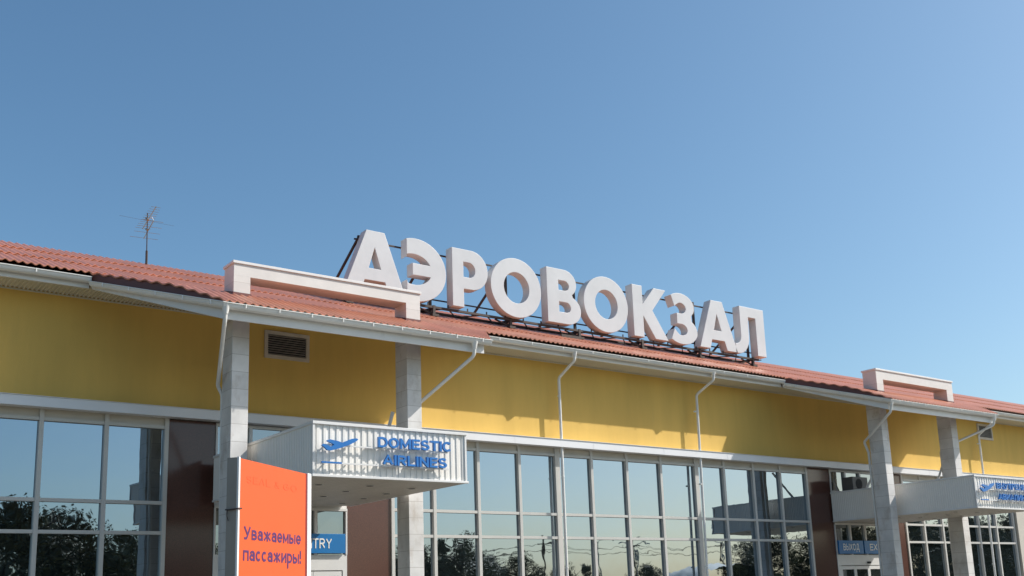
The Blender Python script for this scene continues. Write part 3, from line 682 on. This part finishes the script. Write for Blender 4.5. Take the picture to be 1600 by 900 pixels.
T1 = make_tree('broadleaf_tree', 'pale green spreading tree across the road, mirrored in the glass', 6.6, 3.4, LEAF[1], 2)
T2 = make_tree('poplar_tree', 'slender dark poplar across the road, mirrored in the glass', 7.5, 1.6, LEAF[2], 3, .7, 6000)
# (x, y, height, kind)
spots = [(12.9,-45,8.3,1),(9.5,-46,7.6,0),(14.9,-45,7.5,0),(16.6,-46,7.5,1),(19.2,-45,6.9,0),(21.6,-47,6.6,0),(6.5,-45,8,0),(24.2,-46,6.2,1),
         (40.6,-46,6.0,1),(42.2,-45,6.8,2),(43.9,-45,6.9,0),(46.6,-46,5.6,1),(48.6,-45,5.4,0),(41.6,-48,6.3,0),(38.6,-47,5.2,0),
         (58.6,-60,4.6,0),(61.2,-60,5.0,0),(66,-62,5.2,1),(70.5,-64,5.6,2),(74,-66,5.0,0),(82,-66,5.5,1),
         (72.5,-43,6.6,0),(76.5,-44,7.2,1),(81,-44,6.8,0),(85.5,-45,7.6,0),(90,-45,8.4,1),(95,-46,8.6,0),(100,-45,9.2,1),(105.5,-46,9.2,0),(111,-45,9.5,1),(117,-46,9.6,0),(123,-46,9.8,1),(129,-46,9.5,0),
         (30,-60,6,0),(34,-62,5.5,1)]
kinds = [T0, T1, T2]; used = set()
for x, y, h, k in spots:
    src = kinds[k]; base = (7.2, 6.6, 7.5)[k]; sc = h/base
    if k not in used: o = src; used.add(k); o.location = (x,y,0); o.scale = (sc,sc,sc)
    else: o = tree_copy(src, (x,y,0), None, random.uniform(0,6.28), (sc*random.uniform(.9,1.15), sc, sc))
for src in kinds:
    for ch in src.children: ch.matrix_parent_inverse = Matrix.Identity(4)
for o in list(S.collection.objects):
    if o.parent and o.parent.get('group') == 'trees across the road': o.matrix_parent_inverse = Matrix.Identity(4)
L0 = thing('street_lamp', 'concrete street lamp with two curved arms across the road, mirrored in the glass', 'street lamp', (0,0,0), 'street lamps across the road')
b = MB(); b.tube([(0,0,0),(0,0,6.3)], .09, 8, r2=.05); b.build('pole', CONC, L0)
b = MB()
for s in (-1, 1): b.tube([(0,0,6.1),(s*.3,0,6.45),(s*1.1,0,6.55)], .03, 6)
b.build('arm', CONC, L0)
for s in (-1, 1): MB().box(min(s*1.0,s*1.5), max(s*1.0,s*1.5), -.1, .1, 6.5, 6.6).build('lamp_head', ACG, L0)
for ch in L0.children: ch.matrix_parent_inverse = Matrix.Identity(4)
L0.location = (56.8,-45,0); tree_copy(L0, (63.5,-48,0)); tree_copy(L0, (71.2,-45,0))
U0 = thing('utility_pole', 'wooden utility pole with crossarm across the road, mirrored in the glass', 'utility pole', (0,0,0), 'utility poles across the road')
b = MB(); b.tube([(0,0,0),(0,0,6.6)], .11, 8, r2=.08); b.build('pole', BARK, U0)
b = MB(); b.box(-.7,.7,-.05,.05,6.1,6.2); b.build('crossarm', BARK, U0)
for ch in U0.children: ch.matrix_parent_inverse = Matrix.Identity(4)
U0.location = (51.2,-46,0); ups = [(51.2,-46), (61.4,-46), (72.0,-46), (38,-46), (88,-46)]
for x, y in ups[1:]: tree_copy(U0, (x,y,0))
b = MB()
for z in (6.15, 5.7):
    for off in (-.5, .5):
        xs_ = sorted(ups)
        for (xa, ya), (xb, yb) in zip(xs_[:-1], xs_[1:]):
            b.tube([(xa+(xb-xa)*t/8, ya+off, z-.35*4*(t/8)*(1-t/8)) for t in range(9)], .018, 4)
tag(b.build('power_line', STEEL), 'sagging black power lines strung between the utility poles, mirrored in the glass', 'cable')
Q = thing('canvas_shelter', 'pale canvas shelter with rounded roof across the road, mirrored in the glass', 'shelter', (69, -45, 0))
b = MB(); rows = []
for i in range(13):
    a = math.pi*i/12; rows.append([(69.5+6.3*math.cos(a), y, 2.2+2.3*math.sin(a)**.8 - .2*abs(j-2)/2) for j, y in enumerate((-41.6,-42.6,-44,-45.4,-46.4))])
b.grid(rows); b.build('roof', TARP, Q, True)
b = MB()
for x in (63.3, 69.5, 75.7):
    for y in (-41.7, -46.3): b.tube([(x,y,0),(x,y,2.3)], .06, 8)
b.build('pole', ALU, Q)
